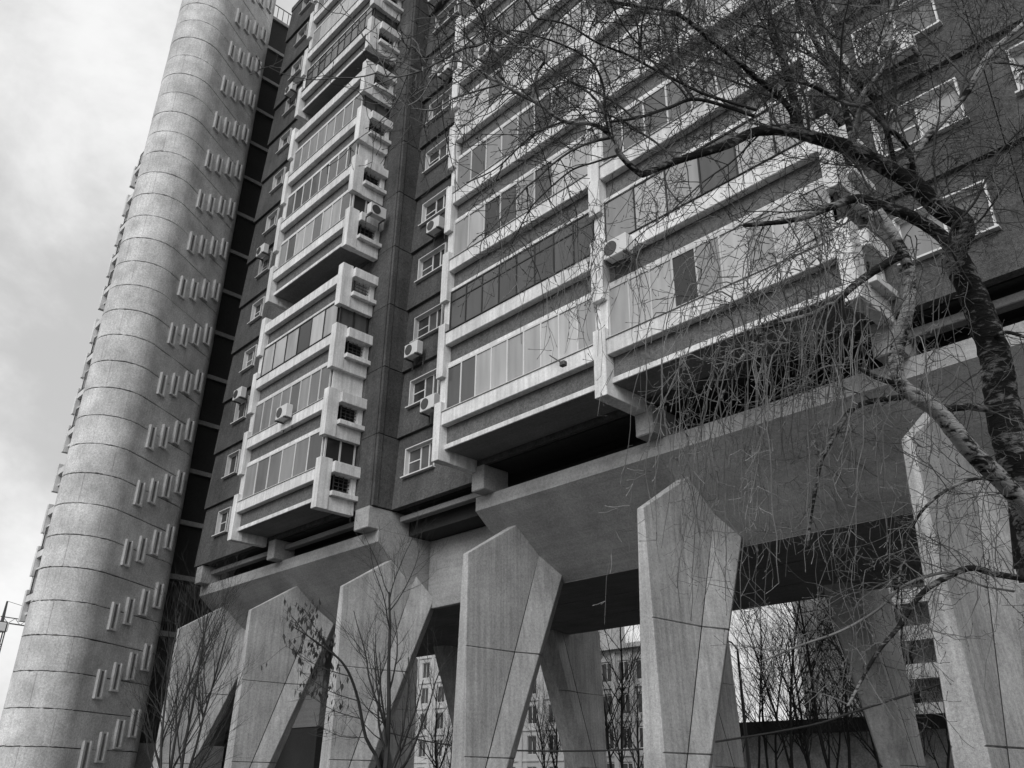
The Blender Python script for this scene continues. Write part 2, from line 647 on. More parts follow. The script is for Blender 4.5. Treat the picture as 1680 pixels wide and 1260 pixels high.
def window_mesh(w_, h, mull, transom, dark=False):
    def mk():
        m = MB()
        t = 0.055
        m.box(-.01, .035, -.12, .13, -.005, h)                   # reveal lining
        m.box(w_ - .035, w_ + .01, -.12, .13, -.005, h)
        m.box(0.035, w_ - .035, -.12, .13, h - .035, h)
        m.box(-.06, w_ + .06, -.24, .13, -.045, .0)              # sill
        xs = [0.035] + list(mull) + [w_ - .035]
        for x in xs:
            m.box(x - t / 2, x + t / 2, .05, .115, 0, h - .035)
        m.box(.035, w_ - .035, .052, .113, 0.0, t)
        m.box(.035, w_ - .035, .052, .113, h - .035 - t, h - .036)
        for a, b, z in transom:
            m.box(a, b, .056, .11, z - .02, z + .02)
        return m.mesh('window', M_DARKFRAME if dark else M_FRAME)
    return cached(('win', w_, h, tuple(mull), tuple(transom), dark), mk)


def window(x, y, z, w_, h, mull, glasses, transom=(), dark=False):
    o = put('window', window_mesh(w_, h, mull, transom, dark), bld, (x, y, z))
    xs = [0.035] + list(mull) + [w_ - .035]
    for (a, b), gm in zip(zip(xs[:-1], xs[1:]), glasses):
        me = cached(('wpane', round(b - a, 3), h, gm.name), lambda: MB().box(-(b - a) / 2, (b - a) / 2, -.006, .006, .03, h - .05).mesh('pane', gm))
        put('pane', me, o, (x + (a + b) / 2, y + .085, z))


def wall_row(x0, x1, y, wins, n0=0, n1=NF, splits=(), tilt=TILT):
    """one wall strip: a column of panels with one window hole each"""
    xs = [x0] + list(splits) + [x1]
    for k in range(n0, n1):
        z = Z0 + k * P
        for a, b in zip(xs[:-1], xs[1:]):
            hs = []
            for (wx, ww, wz, wh, mull) in wins:
                if a < wx and wx + ww < b:
                    hs.append((round(wx - a, 3), round(wx - a + ww, 3), wz, wz + wh))
            put('wall_panel', panel_mesh(b - a, hs, P, tilt), bld, (a, y, z))
        for (wx, ww, wz, wh, mull) in wins:
            gl = [R.choice((M_GLASSD, M_GLASSD, M_GLASSM)) for _ in range(len(mull) + 1)]
            if wx > -6:
                gl = [R.choice((M_GLASSB, M_GLASS, M_GLASS)) for _ in gl]
            tr = [(.035, mull[0], wh * .52)] if (mull and R.random() < .55) else []
            window(wx, y, z + wz, ww, wh, mull, gl, tr)


wall_row(-39.0, -32.7, YW, [(-37.35, 1.2, 1.2, 1.16, (0.62,))])
wall_row(-25.95, -24.96, YW, [], tilt=0.0)
wall_row(-24.85, -19.6, YR, [(-24.25, 1.75, 1.12, 1.12, (0.75, 1.25))])
wall_row(-5.75, 8.9, YW, [(-5.35, 1.9, 1.06, 1.2, (0.95,)), (-2.4, 1.7, 1.06, 1.2, (0.85,)), (2.2, 1.7, 1.06, 1.2, (0.85,)), (5.4, 1.7, 1.06, 1.2, (0.85,))], splits=(-2.9, 1.2, 4.8))
wall_row(8.9, 46.0, YW, [], splits=(15.2, 21.4, 27.6, 33.8, 40.0))
wall_row(-53.7, -47.5, YW, [])
wall_row(-61.5, -60.5, YW, [])
# flat panels behind the balconies
for x0, x1 in ((-32.7, -25.95), (-19.6, -12.6), (-12.6, -5.75), (-60.5, -53.7)):
    for k in range(NF):
        put('wall_panel', panel_mesh(x1 - x0, [], P, 0.0), bld, (x0, YW, Z0 + k * P))
# end wall of the projecting part beside the recess (faces +x)
for k in range(NF):
    z = Z0 + k * P
    MB().cbox(0, .13, 0.0, .22, .012, P - .012, .015).build('corner_panel', M_WALL, bld, (-24.95, YW + .02, z))
    MB().cbox(0, .1, 0, YR - YW - .26, .012, P - .012, .015).build('end_panel', M_WALL, bld, (-24.95, YW + .26, z))
# plain end walls elsewhere
for x, y0, y1 in ((-19.7, YW, YR), (-39.05, YW, 21.0), (-47.5, YW, 21.0)):
    MB().box(x, x + .12, y0 + .16, y1, Z0, ZT).build('end_wall', M_WALL, bld)

# --- balconies
RAIL0, RAIL1 = 0.95, 1.40
TOPZ = P + 0.20


def balcony(x0, x1, k, style, side=None, left_ledge=True, fin_r=True, fin_l=True, wl=0.32, wr=0.35):
    """x0..x1: clear span between the fins"""
    z = Z0 + k * P
    wd = x1 - x0
    o = put('balcony', cached(('slab', round(wd, 2)), lambda: MB().box(.002, wd - .002, YB + .05 - 16, YW - 16 - .005, .205, .355).mesh('balcony', M_DECK)), bld, (x0, 16, z))
    put('fascia', cached(('fascia', round(wd, 2)), lambda: MB().cbox(0, wd, YB - 16, YB + .048 - 16, .20, .36, .012).mesh('fascia', M_WHITE)), o, (x0, 16, z))
    put('panel', cached(('bpan', round(wd, 2)), lambda: MB().box(.004, wd - .004, 15.28 - 16, 15.36 - 16, .362, RAIL0 + .05).mesh('panel', M_PANEL)), o, (x0, 16, z))
    put('rail', cached(('rail', round(wd, 2)), lambda: MB().cbox(.005, wd - .005, 15.03 - 16, 15.27 - 16, RAIL0, RAIL1, .015).mesh('rail', M_WHITE)), o, (x0, 16, z))
    # end fins with little ledges on their outer side
    for s_, on in ((0, fin_l), (1, fin_r)):
        if not on:
            continue
        wf = wr if s_ else wl
        xf = x1 if s_ else x0 - wf
        outer = (s_ == 1 and side is not None) or (s_ == 0 and left_ledge)

        def mk():
            m = MB()
            if outer:
                m.cbox(0, wf, 14.97 - 16, 15.47 - 16, -.18, 1.76, .012)
                m.cbox(.03, wf - .03, 15.465 - 16, YW - 16 - .01, -.18, .34, .012)
                m.cbox(.03, wf - .03, 16.38 - 16, YW - 16 - .01, .335, 1.5, .012)
            else:
                m.cbox(0, wf, 14.97 - 16, YW - 16 - .01, -.18, 1.76, .012)
            return m.mesh('fin', M_WHITE)
        put('fin', cached(('fin', wf, outer), mk), o, (xf, 16, z))
        if outer:
            sg = 1 if s_ else -1
            xo = wf if s_ else 0.0

            def mk2(up):
                m = MB()
                a, b = (xo - .30, xo + .17) if s_ else (-.17, .30)
                if up:
                    m.cbox(a, b, 15.472 - 16, 16.72 - 16, 1.24, 1.66, .012)
                else:
                    m.cbox(a, b, 15.472 - 16, 16.9 - 16, .345, .53, .012)
                return m.mesh('ledge', M_WHITE)
            put('ledge', cached(('ledge', wf, s_, 1), lambda: mk2(True)), o, (xf, 16, z))
            put('ledge', cached(('ledge', wf, s_, 0), lambda: mk2(False)), o, (xf, 16, z))
            if s_ == 1:
                def mk3():
                    m = MB()
                    m.box(wf / 2 - .015, wf / 2 + .015, 15.66 - 16, 15.72 - 16, .53, 1.24)
                    for zz in (.68, .82, .96, 1.1):
                        m.box(wf / 2 - .008, wf / 2 + .008, 15.72 - 16, 16.38 - 16, zz, zz + .025)
                    for yy in (15.9, 16.1):
                        m.box(wf / 2 - .011, wf / 2 + .011, yy - 16, yy - 16 + .025, .53, 1.24)
                    return m.mesh('grille', M_METAL)
                put('grille', cached(('grille', wf), mk3), o, (xf, 16, z))
    if style is not None:
        for xf, wf, on in ((x0 - wl, wl, fin_l), (x1, wr, fin_r and side is None)):
            if on:
                put('post', cached(('post', wf), lambda: MB().box(.05, wf + .004, 15.14 - 16, 15.3 - 16, 1.761, P - .181).mesh('post', M_WHITE)), o, (xf, 16, z))
    if style is None:
        return o
    n, fm, gm, opened, transom = style
    f0, f1 = RAIL1, TOPZ
    yg = 15.16

    def mkf():
        m = MB()
        t = .05 if fm is M_FRAME else .04
        for i in range(n + 1):
            x = min(max(i * wd / n, t / 2 + .002), wd - t / 2 - .002)
            m.box(x - t / 2, x + t / 2, yg - 16, yg + .06 - 16, f0, f1)
        m.box(0.003, wd - .003, yg - .002 - 16, yg + .062 - 16, f0 + .001, f0 + t)
        m.box(0.003, wd - .003, yg - .002 - 16, yg + .062 - 16, f1 - t * 1.3, f1 - .001)
        if transom:
            m.box(0.003, wd - .003, yg + .002 - 16, yg + .058 - 16, f1 - .42, f1 - .42 + t * .8)
        m.box(-.02, wd + .02, 14.99 - 16, yg - .003 - 16, f0 + .004, f0 + .022)      # metal drip sill
        return m.mesh('glazing_frame', fm)
    put('glazing_frame', cached(('gf', round(wd, 2), n, fm.name, transom), mkf), o, (x0, 16, z))
    for i in range(n):
        gi = M_GLASSD if i in opened else gm
        if gi is gm and R.random() < .10:
            gi = M_GLASSM
        pw = wd / n - .05
        me = cached(('bp', round(pw, 3), gi.name), lambda: MB().box(-pw / 2, pw / 2, -.005, .005, f0 + .03, f1 - .05).mesh('pane', gi))
        put('pane', me, o, (x0 + (i + .5) * wd / n, yg + .03 + R.uniform(-.008, .008), z))
    # glazed or boarded return at the free end
    if side in ('window', 'board', 'dark'):
        fmx = {'window': M_FRAME, 'board': M_WHITE, 'dark': M_DARKFRAME}[side]

        def mks():
            m = MB()
            if side == 'board':
                m.box(.10, .14, 15.2 - 16, YW - .02 - 16, 1.66, TOPZ - .2)
            else:
                for yy in (15.22, 15.86, 16.5):
                    m.box(.08, .16, yy - .03 - 16, yy + .03 - 16, 1.66, TOPZ - .22)
                m.box(.07, .17, 15.25 - 16, 16.47 - 16, 1.662, 1.72)
                m.box(.07, .17, 15.25 - 16, 16.47 - 16, TOPZ - .3, TOPZ - .221)
            return m.mesh('end_glazing', fmx)
        e = put('end_glazing', cached(('eg', side), mks), o, (x1, 16, z))
        if side != 'board':
            me = cached(('egp', side), lambda: MB().box(.115, .125, -.28, .28, 1.72, TOPZ - .3).mesh('pane', M_GLASSD if side == 'window' else M_GLASSM))
            for yy in (15.54, 16.18):
                put('pane', me, e, (x1, yy, z))
    return o


W_, D_ = M_FRAME, M_DARKFRAME
LEFT = [(6, W_, M_GLASS, (), False), (8, W_, M_GLASS, (), False), (6, D_, M_GLASSB, (3,), False), None, (8, W_, M_GLASSB, (), False),
        (8, W_, M_GLASSM, (), False), (8, W_, M_GLASS, (), False), None, (10, D_, M_GLASS, (), True), (7, W_, M_GLASSB, (), False),
        (8, W_, M_GLASS, (), False), None, (8, W_, M_GLASS, (), False)]
LSIDE = ['window', 'board', 'dark', 'open', 'window', 'board', 'dark', 'open', 'dark', 'window', 'board', 'open', 'dark']
BAYA = [(9, W_, M_GLASSB, (), False), (8, D_, M_GLASSM, (), True), (8, W_, M_GLASSB, (2,), False), (8, W_, M_GLASS, (5,), False), (8, W_, M_GLASSB, (), False),
        (11, D_, M_GLASS, (), False), None, (9, W_, M_GLASS, (), False), (8, W_, M_GLASSB, (), False), (9, D_, M_GLASS, (), False)] + [(8, W_, M_GLASS, (), False)] * 3
BAYB = [(9, W_, M_GLASSB, (3,), False), (6, D_, M_GLASSB, (), False), (8, W_, M_GLASS, (), False), (8, W_, M_GLASS, (), False), (9, D_, M_GLASS, (), False),
        (9, W_, M_GLASS, (), False), (8, D_, M_GLASSM, (), True), (9, W_, M_GLASS, (), False), None] + [(8, W_, M_GLASS, (), False)] * 4
for k in range(NF):
    balcony(-32.35, -26.3, k, LEFT[k], side=LSIDE[k])
    balcony(-19.08, -12.78, k, BAYA[k], fin_r=False)
    balcony(-12.37, -6.08, k, BAYB[k], side=LSIDE[(k + 2) % NF], left_ledge=False, wl=.41, wr=.35)
    balcony(-60.15, -54.1, k, None if k in (2, 3, 7, 11) else (8, D_, M_GLASSM, (), False), side='open')


def roof_edge():
    for x0, x1 in ((-32.7, -25.95), (-19.4, -5.72), (-60.5, -53.75)):
        MB().cbox(x0, x1, YB, YW - .06, ZT + .2, ZT + .4).build('canopy', M_WHITE, bld)


roof_edge()

# ------------------------------------------------------------------ stair tower
HD = math.radians(122)
TA = Vector((math.cos(HD), math.sin(HD), 0))
TN = Vector((math.sin(HD), -math.cos(HD), 0))
C1 = Vector((-39.7, 11.66, 0))
TR = 1.5
TL = 3.8
tw = empty('stair_tower', (-40.7, 13.3, 0))
tag(tw, 'tall rounded concrete stair tower of stacked rings with slit windows, left of the block', 'tower')
C2 = C1 + TA * TL


def stadium(r, n=40):
    """outline (points, arc position) anticlockwise from the near flank"""
    pts = []
    for i in range(n + 1):                     # nose, turning through -180..0 degrees behind the flank normal
        a = HD - math.pi / 2 - math.pi + math.pi * i / n
        pts.append(C1 + Vector((math.cos(a), math.sin(a), 0)) * r)
    for i in range(1, 5):
        pts.append(C1 + TN * r + TA * (TL * i / 5))
    for i in range(n + 1):
        a = HD - math.pi / 2 + math.pi * i / n
        pts.append(C2 + Vector((math.cos(a), math.sin(a), 0)) * r)
    for i in range(1, 5):
        pts.append(C2 - TN * r - TA * (TL * i / 5))
    return pts


RP = 1.3835
Z_J = 6.9 - 5 * RP
NR = 37
jo = [3, 9, 15, 22, 28, 34, 41, 47]
for k in range(NR):
    z0 = max(Z_J + k * RP, 0)
    z1 = Z_J + (k + 1) * RP
    dr = R.uniform(-.008, .008)
    m = MB()
    zz = [(z0 + .011, -.039), (z0 + .022, 0), (z1 - .022, 0), (z1 - .011, -.039)]
    loops = []
    jit = [[R.gauss(0, .007) for _ in range(260)] for _ in range(2)]
    for li, (z, ins) in enumerate(zz):
        st = stadium(TR + dr + ins)
        off = k % 2 * 3
        fine = []
        for i, p in enumerate(st):
            if (i + off * 3) % 14 == 5 and 8 < i < 90:
                nxt = st[(i + 1) % len(st)]
                d = (nxt - p).normalized() * .014
                inn = ((C1 + C2) / 2 - p).normalized() * .018
                fine += [p - d, p + inn, p + d]
            else:
                fine.append(p)
        loops.append([(p.x + 40.7, p.y - 13.3, z + jit[li // 2][vi] + (0 if ins else (1 if li == 1 else -1) * abs(jit[1 - li // 2][vi]) * .8)) for vi, p in enumerate(fine)])
    n = len(loops[0])
    vs = sum(loops, [])
    fs = []
    for a in range(3):
        for i in range(n):
            fs.append((a * n + i, a * n + (i + 1) % n, (a + 1) * n + (i + 1) % n, (a + 1) * n + i))
    m.add(vs, fs)
    me = m.mesh('concrete_ring', M_RING)
    put('concrete_ring', me, tw, (-40.7, 13.3, 0))
# core inside the ring joints
m = MB()
st = stadium(TR - .04)
n = len(st)
m.add([(p.x, p.y, 0) for p in st] + [(p.x, p.y, Z_J + NR * RP) for p in st], [(i, (i + 1) % n, n + (i + 1) % n, n + i) for i in range(n)] + [tuple(range(n, 2 * n))])
m.build('tower_core', M_JOINT, tw)


def slit_mesh():
    m = MB()
    w_, h, t, d = .50, 1.16, .08, .12
    # local: x along flank, y outwards (negative y = out), z up

    def ub(x0, x1, y0, y1, z0, z1):
        vs = []
        for z in (z0, z1):
            for (x, y) in ((x0, y0), (x1, y0), (x1, y1), (x0, y1)):
                q = TA * x + TN * y
                vs.append((q.x, q.y, z))
        m.add(vs, [(0, 1, 2, 3), (7, 6, 5, 4), (4, 5, 1, 0), (5, 6, 2, 1), (6, 7, 3, 2), (7, 4, 0, 3)])
    ub(0, .12, -.02, d, 0, h)
    ub(.39, w_, -.02, d, 0, h)
    ub(.11, .39, -.02, d, 0, t)
    ub(.11, .39, -.02, d * .4, h - .05, h)
    return m.mesh('slit_frame', M_TOWER)


SM = slit_mesh()
q = TA * .11
q2 = TA * .39
SG = MB().add([tuple(q + TN * .012 + Vector((0, 0, .05))), tuple(q2 + TN * .012 + Vector((0, 0, .05))), tuple(q2 + TN * .012 + Vector((0, 0, 1.14))), tuple(q + TN * .012 + Vector((0, 0, 1.14)))],
              [(0, 1, 2, 3)])
SGM = SG.mesh('slit_pane', M_DECK)
P0 = C1 + TN * TR
for k in range(-3, 15):
    for s_, dz in ((.72, 0), (1.62, .38), (2.53, .93), (3.40, 1.42)):
        z = 7.42 + 2.768 * k + dz
        if z < .4 or z > 48:
            continue
        p = P0 + TA * s_ + Vector((0, 0, z))
        fo = put('slit_frame', SM, tw, p)
        put('slit_pane', SGM, fo, p)
# link between tower and block
LX = -42.3
for k in range(-1, 15):
    z = 10.98 + 2.768 * k
    MB().cbox(LX - 3.2, LX, 16.0, 21.0, z - .25, z, .015).build('link_slab', M_BEAM, tw)
    if k < 14:
        MB().box(LX - 3.0, LX - .16, 15.9, 20.95, z + .002, z + 2.768 - .252).build('link_infill', M_DARKWALL, tw)
MB().box(LX - 3.0, LX - .1, 15.9, 20.9, 3.2, 7.95).build('link_infill', M_DARKWALL, tw)
MB().box(LX - 3.1, LX + .02, 15.9, 20.9, 0, 3.18).build('link_base', M_BEAM, tw)
m = MB()
for i in range(28):
    y = 16.3 + i * .16
    m.box(LX - .16, LX - .09, y, y + .07, 8.25, 10.6)
m.build('louvre', M_METAL, tw)
m = MB()
zt = 10.98 + 2.768 * 14
for i in range(12):
    m.box(LX - .08, LX - .04, 16.2 + i * .4, 16.24 + i * .4, zt, zt + 1.1)
m.box(LX - .085, LX - .035, 16.2, 20.7, zt + 1.1, zt + 1.15)
m.build('railing', M_METAL, tw)

# ------------------------------------------------------------------ air conditioners
def ac(x, y, z, label, face='y', dish=False):
    """outdoor unit, its fan towards -y (or +x)"""
    r = empty('air_conditioner', (x, y, z))
    tag(r, label, 'air conditioner', 'air conditioners hung on the facade')

    def rot(mb):
        if face == 'x':
            mb.v = [(-b, a, c) for a, b, c in mb.v]
        return mb
    rot(MB().cbox(-.4, .4, -.3, 0, 0, .55, .02)).build('casing', M_AC, r, (x, y, z))
    rot(MB().cyl_y(-.12, .275, .21, -.32, -.295, 20)).build('fan_grille', M_METAL, r, (x, y, z))
    for a in (-.35, .31):
        rot(MB().box(a, a + .04, -.34, .12, -.06, -.002).box(a + .002, a + .038, .08, .118, -.4, -.05)).build('bracket', M_METAL, r, (x, y, z))


ac(-22.7, 17.25, 30.3, 'air conditioner at a recess window, eighth storey')
ac(-23.9, 17.25, 36.0, 'air conditioner at a recess window, tenth storey')
ac(-36.4, 16.3, 18.4, 'air conditioner below a small window left of the balcony stack, third storey')
ac(-4.35, 16.3, 16.75, 'air conditioner under the third storey window behind the birch crown')
ac(-17.2, 14.98, 25.55, 'air conditioner on the wide balcony rail at the sixth storey')
ac(-29.0, 14.98, 14.75, 'air conditioner on the rail of the lower left balconies, second storey')
ac(-23.65, 17.25, 16.45, 'air conditioner caged below a recess window, third storey')
ac(-22.35, 17.2, 13.75, 'air conditioner at the right of a recess window, second storey')
ac(-22.75, 17.25, 21.8, 'air conditioner at a recess window, fifth storey')
ac(-11.7, 14.98, 14.2, 'air conditioner on the rail behind the drooping birch twigs')
ac(-36.5, 16.3, 26.8, 'air conditioner below a small window left of the balcony stack, sixth storey')
ac(-36.3, 16.3, 38.0, 'air conditioner below a small window left of the balcony stack, near the top')
ac(-25.55, 15.95, 23.3, 'air conditioner on the balcony end facing the recess', face='x')

# ------------------------------------------------------------------ trees
def smooth_path(pts, sub=4):
    """Catmull-Rom through the points"""
    res = []
    n = len(pts)
    for i in range(n - 1):
        p0, p1, p2, p3 = pts[max(i - 1, 0)], pts[i], pts[i + 1], pts[min(i + 2, n - 1)]
        for k in range(sub):
            t = k / sub
            res.append(0.5 * ((2 * p1) + (p2 - p0) * t + (2 * p0 - 5 * p1 + 4 * p2 - p3) * t * t + (3 * p1 - p0 - 3 * p2 + p3) * t ** 3))
    res.append(pts[-1])
    return res


def rvec(r):
    while True:
        v = Vector((r.uniform(-1, 1), r.uniform(-1, 1), r.uniform(-1, 1)))
        if 0.05 < v.length < 1:
            return v.normalized()


def shoot(mb, r, p, d, length, r0, r1, n, wob, grav, sides=3):
    """one wandering shoot; returns its points"""
    pts = [p.copy()]
    d = d.normalized()
    st = length / n
    for i in range(n):
        d = (d + rvec(r) * wob + Vector((0, 0, grav * (1.0 if i < n * .6 else -1.4)))).normalized()
        p = p + d * st
        pts.append(p.copy())
    mb.tube(pts, [r0 + (r1 - r0) * i / n for i in range(n + 1)], sides, cap=False)
    return pts


def spurs(mb, r, pts, k, lo, hi, rad=0.0023):
    for _ in range(k):
        i = r.randrange(1, len(pts))
        t = (pts[i] - pts[i - 1]).normalized()
        d = (rvec(r) + t * .5 + Vector((0, 0, .15)))
        ln = r.uniform(lo, hi)
        q = shoot(mb, r, pts[i], d, ln, rad, rad * .8, 3, .18, -.16)
        # bud
        mb.tube([q[-1], q[-1] + (q[-1] - q[-2]).normalized() * .012, q[-1] + (q[-1] - q[-2]).normalized() * .022], [rad, rad * 1.7, rad * .4], 3, cap=False)


def clothe(mb, r, path, step, l1, l2, dens=1.0, grav=-.02, tip=True):
    """side branches and twigs along a limb"""
    acc_ = 0
    for i in range(1, len(path)):
        acc_ += (path[i] - path[i - 1]).length
        while acc_ > step:
            acc_ -= step
            t = (path[i] - path[i - 1]).normalized()
            d = rvec(r)
            d = (d - t * d.dot(t) * .6 + t * .45 + Vector((0, 0, .15)))
            ln = r.uniform(*l1)
            b = shoot(mb, r, path[i], d, ln, .0052, .0024, 9, .22, grav, 3)
            for _ in range(int(r.uniform(3, 7) * dens)):
                j = r.randrange(2, len(b))
                tt = (b[j] - b[j - 1]).normalized()
                w_ = shoot(mb, r, b[j], rvec(r) + tt * .7, r.uniform(*l2), .0031, .0022, 6, .2, -.07, 3)
                spurs(mb, r, w_, r.randrange(1, 4), .04, .11)
            spurs(mb, r, b, int(r.uniform(2, 5)), .05, .13)


tr = Random = random.Random(21)
birch = empty('birch_tree', (-1.9, 9.9, 0))
tag(birch, 'large bare birch with drooping twigs in the right foreground', 'tree')
LIMBS = []


def limb(name, pts, w0, w1, mat, sides=8, knots=0.0):
    """pts: (x, y, depth) in photograph pixels and metres along the view axis; w0, w1: widths in pixels"""
    P3 = smooth_path([at(*p) for p in pts], 7)
    n = len(P3)
    dm = sum(p[2] for p in pts) / len(pts)
    rad = [(w0 + (w1 - w0) * i / (n - 1)) / 2 * dm / F * (1 + knots * tr.uniform(-1, 1)) for i in range(n)]
    m = MB().tube(P3, rad, sides)
    m.build(name, mat, birch, (0, 0, 0), smooth=True)
    LIMBS.append((P3, w0))
    return P3


T = []
base = at(1745, 1100, 7.9)
root = Vector((base.x, base.y + .25, -.1))
P3 = smooth_path([root, root + (base - root) * .5, base] + [at(*p) for p in ((1712, 930, 7.8), (1684, 815, 7.7), (1658, 725, 7.6), (1642, 650, 7.6), (1634, 590, 7.55), (1614, 530, 7.5), (1590, 470, 7.45), (1562, 415, 7.4))], 8)
n = len(P3)
MB().tube(P3, [(.19 - .085 * (i / (n - 1))) * (1 + .06 * tr.uniform(-1, 1)) for i in range(n)], 14).build('trunk', M_BARK, birch, smooth=True)
limb('limb', [(1565, 420, 7.4), (1582, 372, 7.4), (1542, 343, 7.35), (1500, 303, 7.3), (1467, 282, 7.3), (1403, 247, 7.2), (1370, 235, 7.15), (1333, 225, 7.1), (1290, 214, 7.05), (1237, 217, 7.0), (1187, 240, 6.9), (1113, 263, 6.8), (1053, 287, 6.7)], 36, 10, M_BARK, 10, .05)
limb('branch', [(1053, 287, 6.7), (1030, 268, 6.65), (1013, 247, 6.6), (1010, 232, 6.6), (987, 210, 6.55), (963, 202, 6.5), (923, 198, 6.5), (880, 167, 6.45), (823, 138, 6.4), (780, 110, 6.4), (755, 88, 6.4)], 11, 3, M_BIRCH, 6, .04)
limb('limb', [(1572, 430, 7.4), (1550, 392, 7.3), (1500, 358, 7.2), (1450, 338, 7.1), (1407, 326, 7.0), (1367, 338, 6.9), (1307, 360, 6.8), (1220, 370, 6.7)], 27, 6, M_BARK, 8, .05)
limb('branch', [(1312, 215, 7.1), (1310, 200, 7.15), (1297, 140, 7.3), (1283, 93, 7.4), (1267, 43, 7.5), (1250, -20, 7.6)], 16, 12, M_BARK, 7, .04)
limb('branch', [(1400, 240, 7.2), (1377, 143, 7.4), (1353, 97, 7.5), (1337, 67, 7.5), (1320, 33, 7.6), (1300, -20, 7.7)], 11, 8, M_BARK, 6, .04)
limb('branch', [(1470, 285, 7.3), (1452, 205, 7.4), (1433, 163, 7.5), (1397, 123, 7.5), (1363, 83, 7.6), (1347, 37, 7.7), (1325, -20, 7.7)], 10, 8, M_BARK, 6, .04)
limb('branch', [(1300, 212, 7.05), (1300, 187, 7.05), (1277, 157, 7.0), (1240, 127, 6.95), (1210, 100, 6.9), (1163, 63, 6.8), (1120, 28, 6.8), (1087, 15, 6.75), (1033, 8, 6.7), (993, 2, 6.7), (940, -10, 6.6)], 11, 5, M_BARK, 6, .04)
limb('branch', [(1483, 280, 7.3), (1503, 250, 7.4), (1520, 227, 7.45), (1550, 193, 7.5), (1580, 160, 7.6), (1603, 123, 7.6), (1620, 93, 7.7), (1647, 67, 7.7), (1690, 30, 7.8)], 14, 8, M_BIRCH, 6, .05)
limb('branch', [(1500, 300, 7.3), (1490, 243, 7.2), (1453, 207, 7.1), (1420, 177, 7.0), (1385, 168, 6.95), (1330, 140, 6.9), (1280, 128, 6.9)], 11, 5, M_BARK, 6, .04)
limb('branch', [(1400, 235, 7.2), (1408, 190, 7.1), (1417, 153, 7.0), (1447, 113, 7.0), (1460, 77, 6.9), (1462, 20, 6.9), (1470, -20, 6.9)], 10, 5, M_BIRCH, 6, .05)
limb('branch', [(1240, 180, 6.9), (1190, 165, 6.8), (1153, 153, 6.7), (1110, 132, 6.7), (1063, 108, 6.6), (1030, 90, 6.6), (980, 70, 6.5), (930, 40, 6.5), (880, 30, 6.5)], 6, 3, M_TWIGD, 5)
limb('branch', [(1000, 225, 6.6), (993, 187, 6.55), (990, 143, 6.55), (977, 110, 6.5), (960, 93, 6.5), (933, 78, 6.5), (893, 63, 6.4), (840, 50, 6.4), (790, 60, 6.4)], 5, 2.5, M_TWIGD, 5)
limb('branch', [(1237, 190, 6.9), (1147, 163, 6.8), (1097, 177, 6.7), (1047, 193, 6.7), (1000, 200, 6.6)], 7, 4, M_TWIGD, 5)
limb('branch', [(823, 138, 6.4), (790, 147, 6.4), (743, 162, 6.4), (710, 180, 6.4), (680, 178, 6.4)], 3.5, 2, M_TWIG, 4)
limb('branch', [(873, 165, 6.45), (880, 123, 6.4), (893, 100, 6.4), (887, 83, 6.35), (853, 77, 6.3), (810, 77, 6.3)], 6, 2.5, M_BIRCH, 5)
limb('branch', [(1012, 255, 6.6), (973, 267, 6.5), (937, 280, 6.5), (893, 317, 6.4), (867, 347, 6.4), (840, 400, 6.4)], 4, 2, M_TWIGD, 4)
limb('branch', [(923, 200, 6.5), (880, 217, 6.4), (853, 240, 6.4), (813, 277, 6.3), (765, 300, 6.3)], 4, 2, M_TWIGD, 4)
limb('branch', [(780, 110, 6.4), (745, 100, 6.4), (715, 120, 6.3), (690, 160, 6.3), (665, 175, 6.3)], 3, 2, M_TWIG, 4)
# second stem
limb('stem', [(1700, 850, 7.7), (1640, 785, 7.4), (1593, 740, 7.2), (1563, 703, 7.1), (1533, 670, 7.05), (1497, 647, 7.0), (1473, 625, 7.0), (1470, 587, 7.0), (1480, 540, 6.95), (1490, 503, 6.9), (1492, 453, 6.9), (1483, 420, 6.85), (1466, 385, 6.8), (1440, 345, 6.8)], 34, 15, M_BIRCH, 10, .05)
limb('branch', [(1480, 652, 7.0), (1437, 657, 6.9), (1400, 670, 6.8), (1377, 700, 6.8), (1360, 730, 6.7), (1347, 757, 6.7), (1340, 793, 6.7), (1330, 850, 6.7), (1325, 900, 6.7)], 11, 4, M_BARK, 6, .06)
limb('branch', [(1520, 668, 7.05), (1553, 671, 7.2), (1593, 667, 7.35), (1625, 672, 7.5)], 12, 14, M_BARK, 6, .06)
limb('branch', [(1475, 632, 7.0), (1433, 617, 6.9), (1407, 600, 6.8), (1388, 588, 6.75)], 9, 7, M_BARK, 6, .08)
limb('branch', [(1400, 598, 6.8), (1353, 602, 6.7), (1310, 625, 6.7), (1280, 640, 6.6)], 4, 2, M_TWIG, 4)
limb('branch', [(1484, 415, 6.85), (1437, 443, 6.8), (1403, 467, 6.75), (1373, 493, 6.7), (1333, 515, 6.7), (1280, 530, 6.6), (1253, 543, 6.6), (1215, 590, 6.5), (1180, 660, 6.5)], 15, 3, M_BARK, 6, .05)
limb('branch', [(1720, 955, 7.8), (1640, 943, 7.5), (1593, 932, 7.3), (1553, 947, 7.2), (1520, 967, 7.1), (1497, 993, 7.0), (1473, 1030, 6.9), (1440, 1070, 6.8), (1413, 1117, 6.8), (1390, 1160, 6.7)], 13, 4, M_BARK, 6, .06)
limb('branch', [(1575, 936, 7.3), (1530, 943, 7.2), (1480, 963, 7.1), (1440, 1000, 7.0), (1380, 1035, 6.9), (1310, 1060, 6.9), (1250, 1085, 6.8)], 6, 3, M_TWIG, 5)
limb('branch', [(1640, 790, 7.4), (1605, 785, 7.2), (1560, 800, 7.1), (1520, 830, 7.0), (1497, 865, 7.0), (1480, 920, 6.9), (1470, 1000, 6.9)], 7, 3, M_BARK, 5)
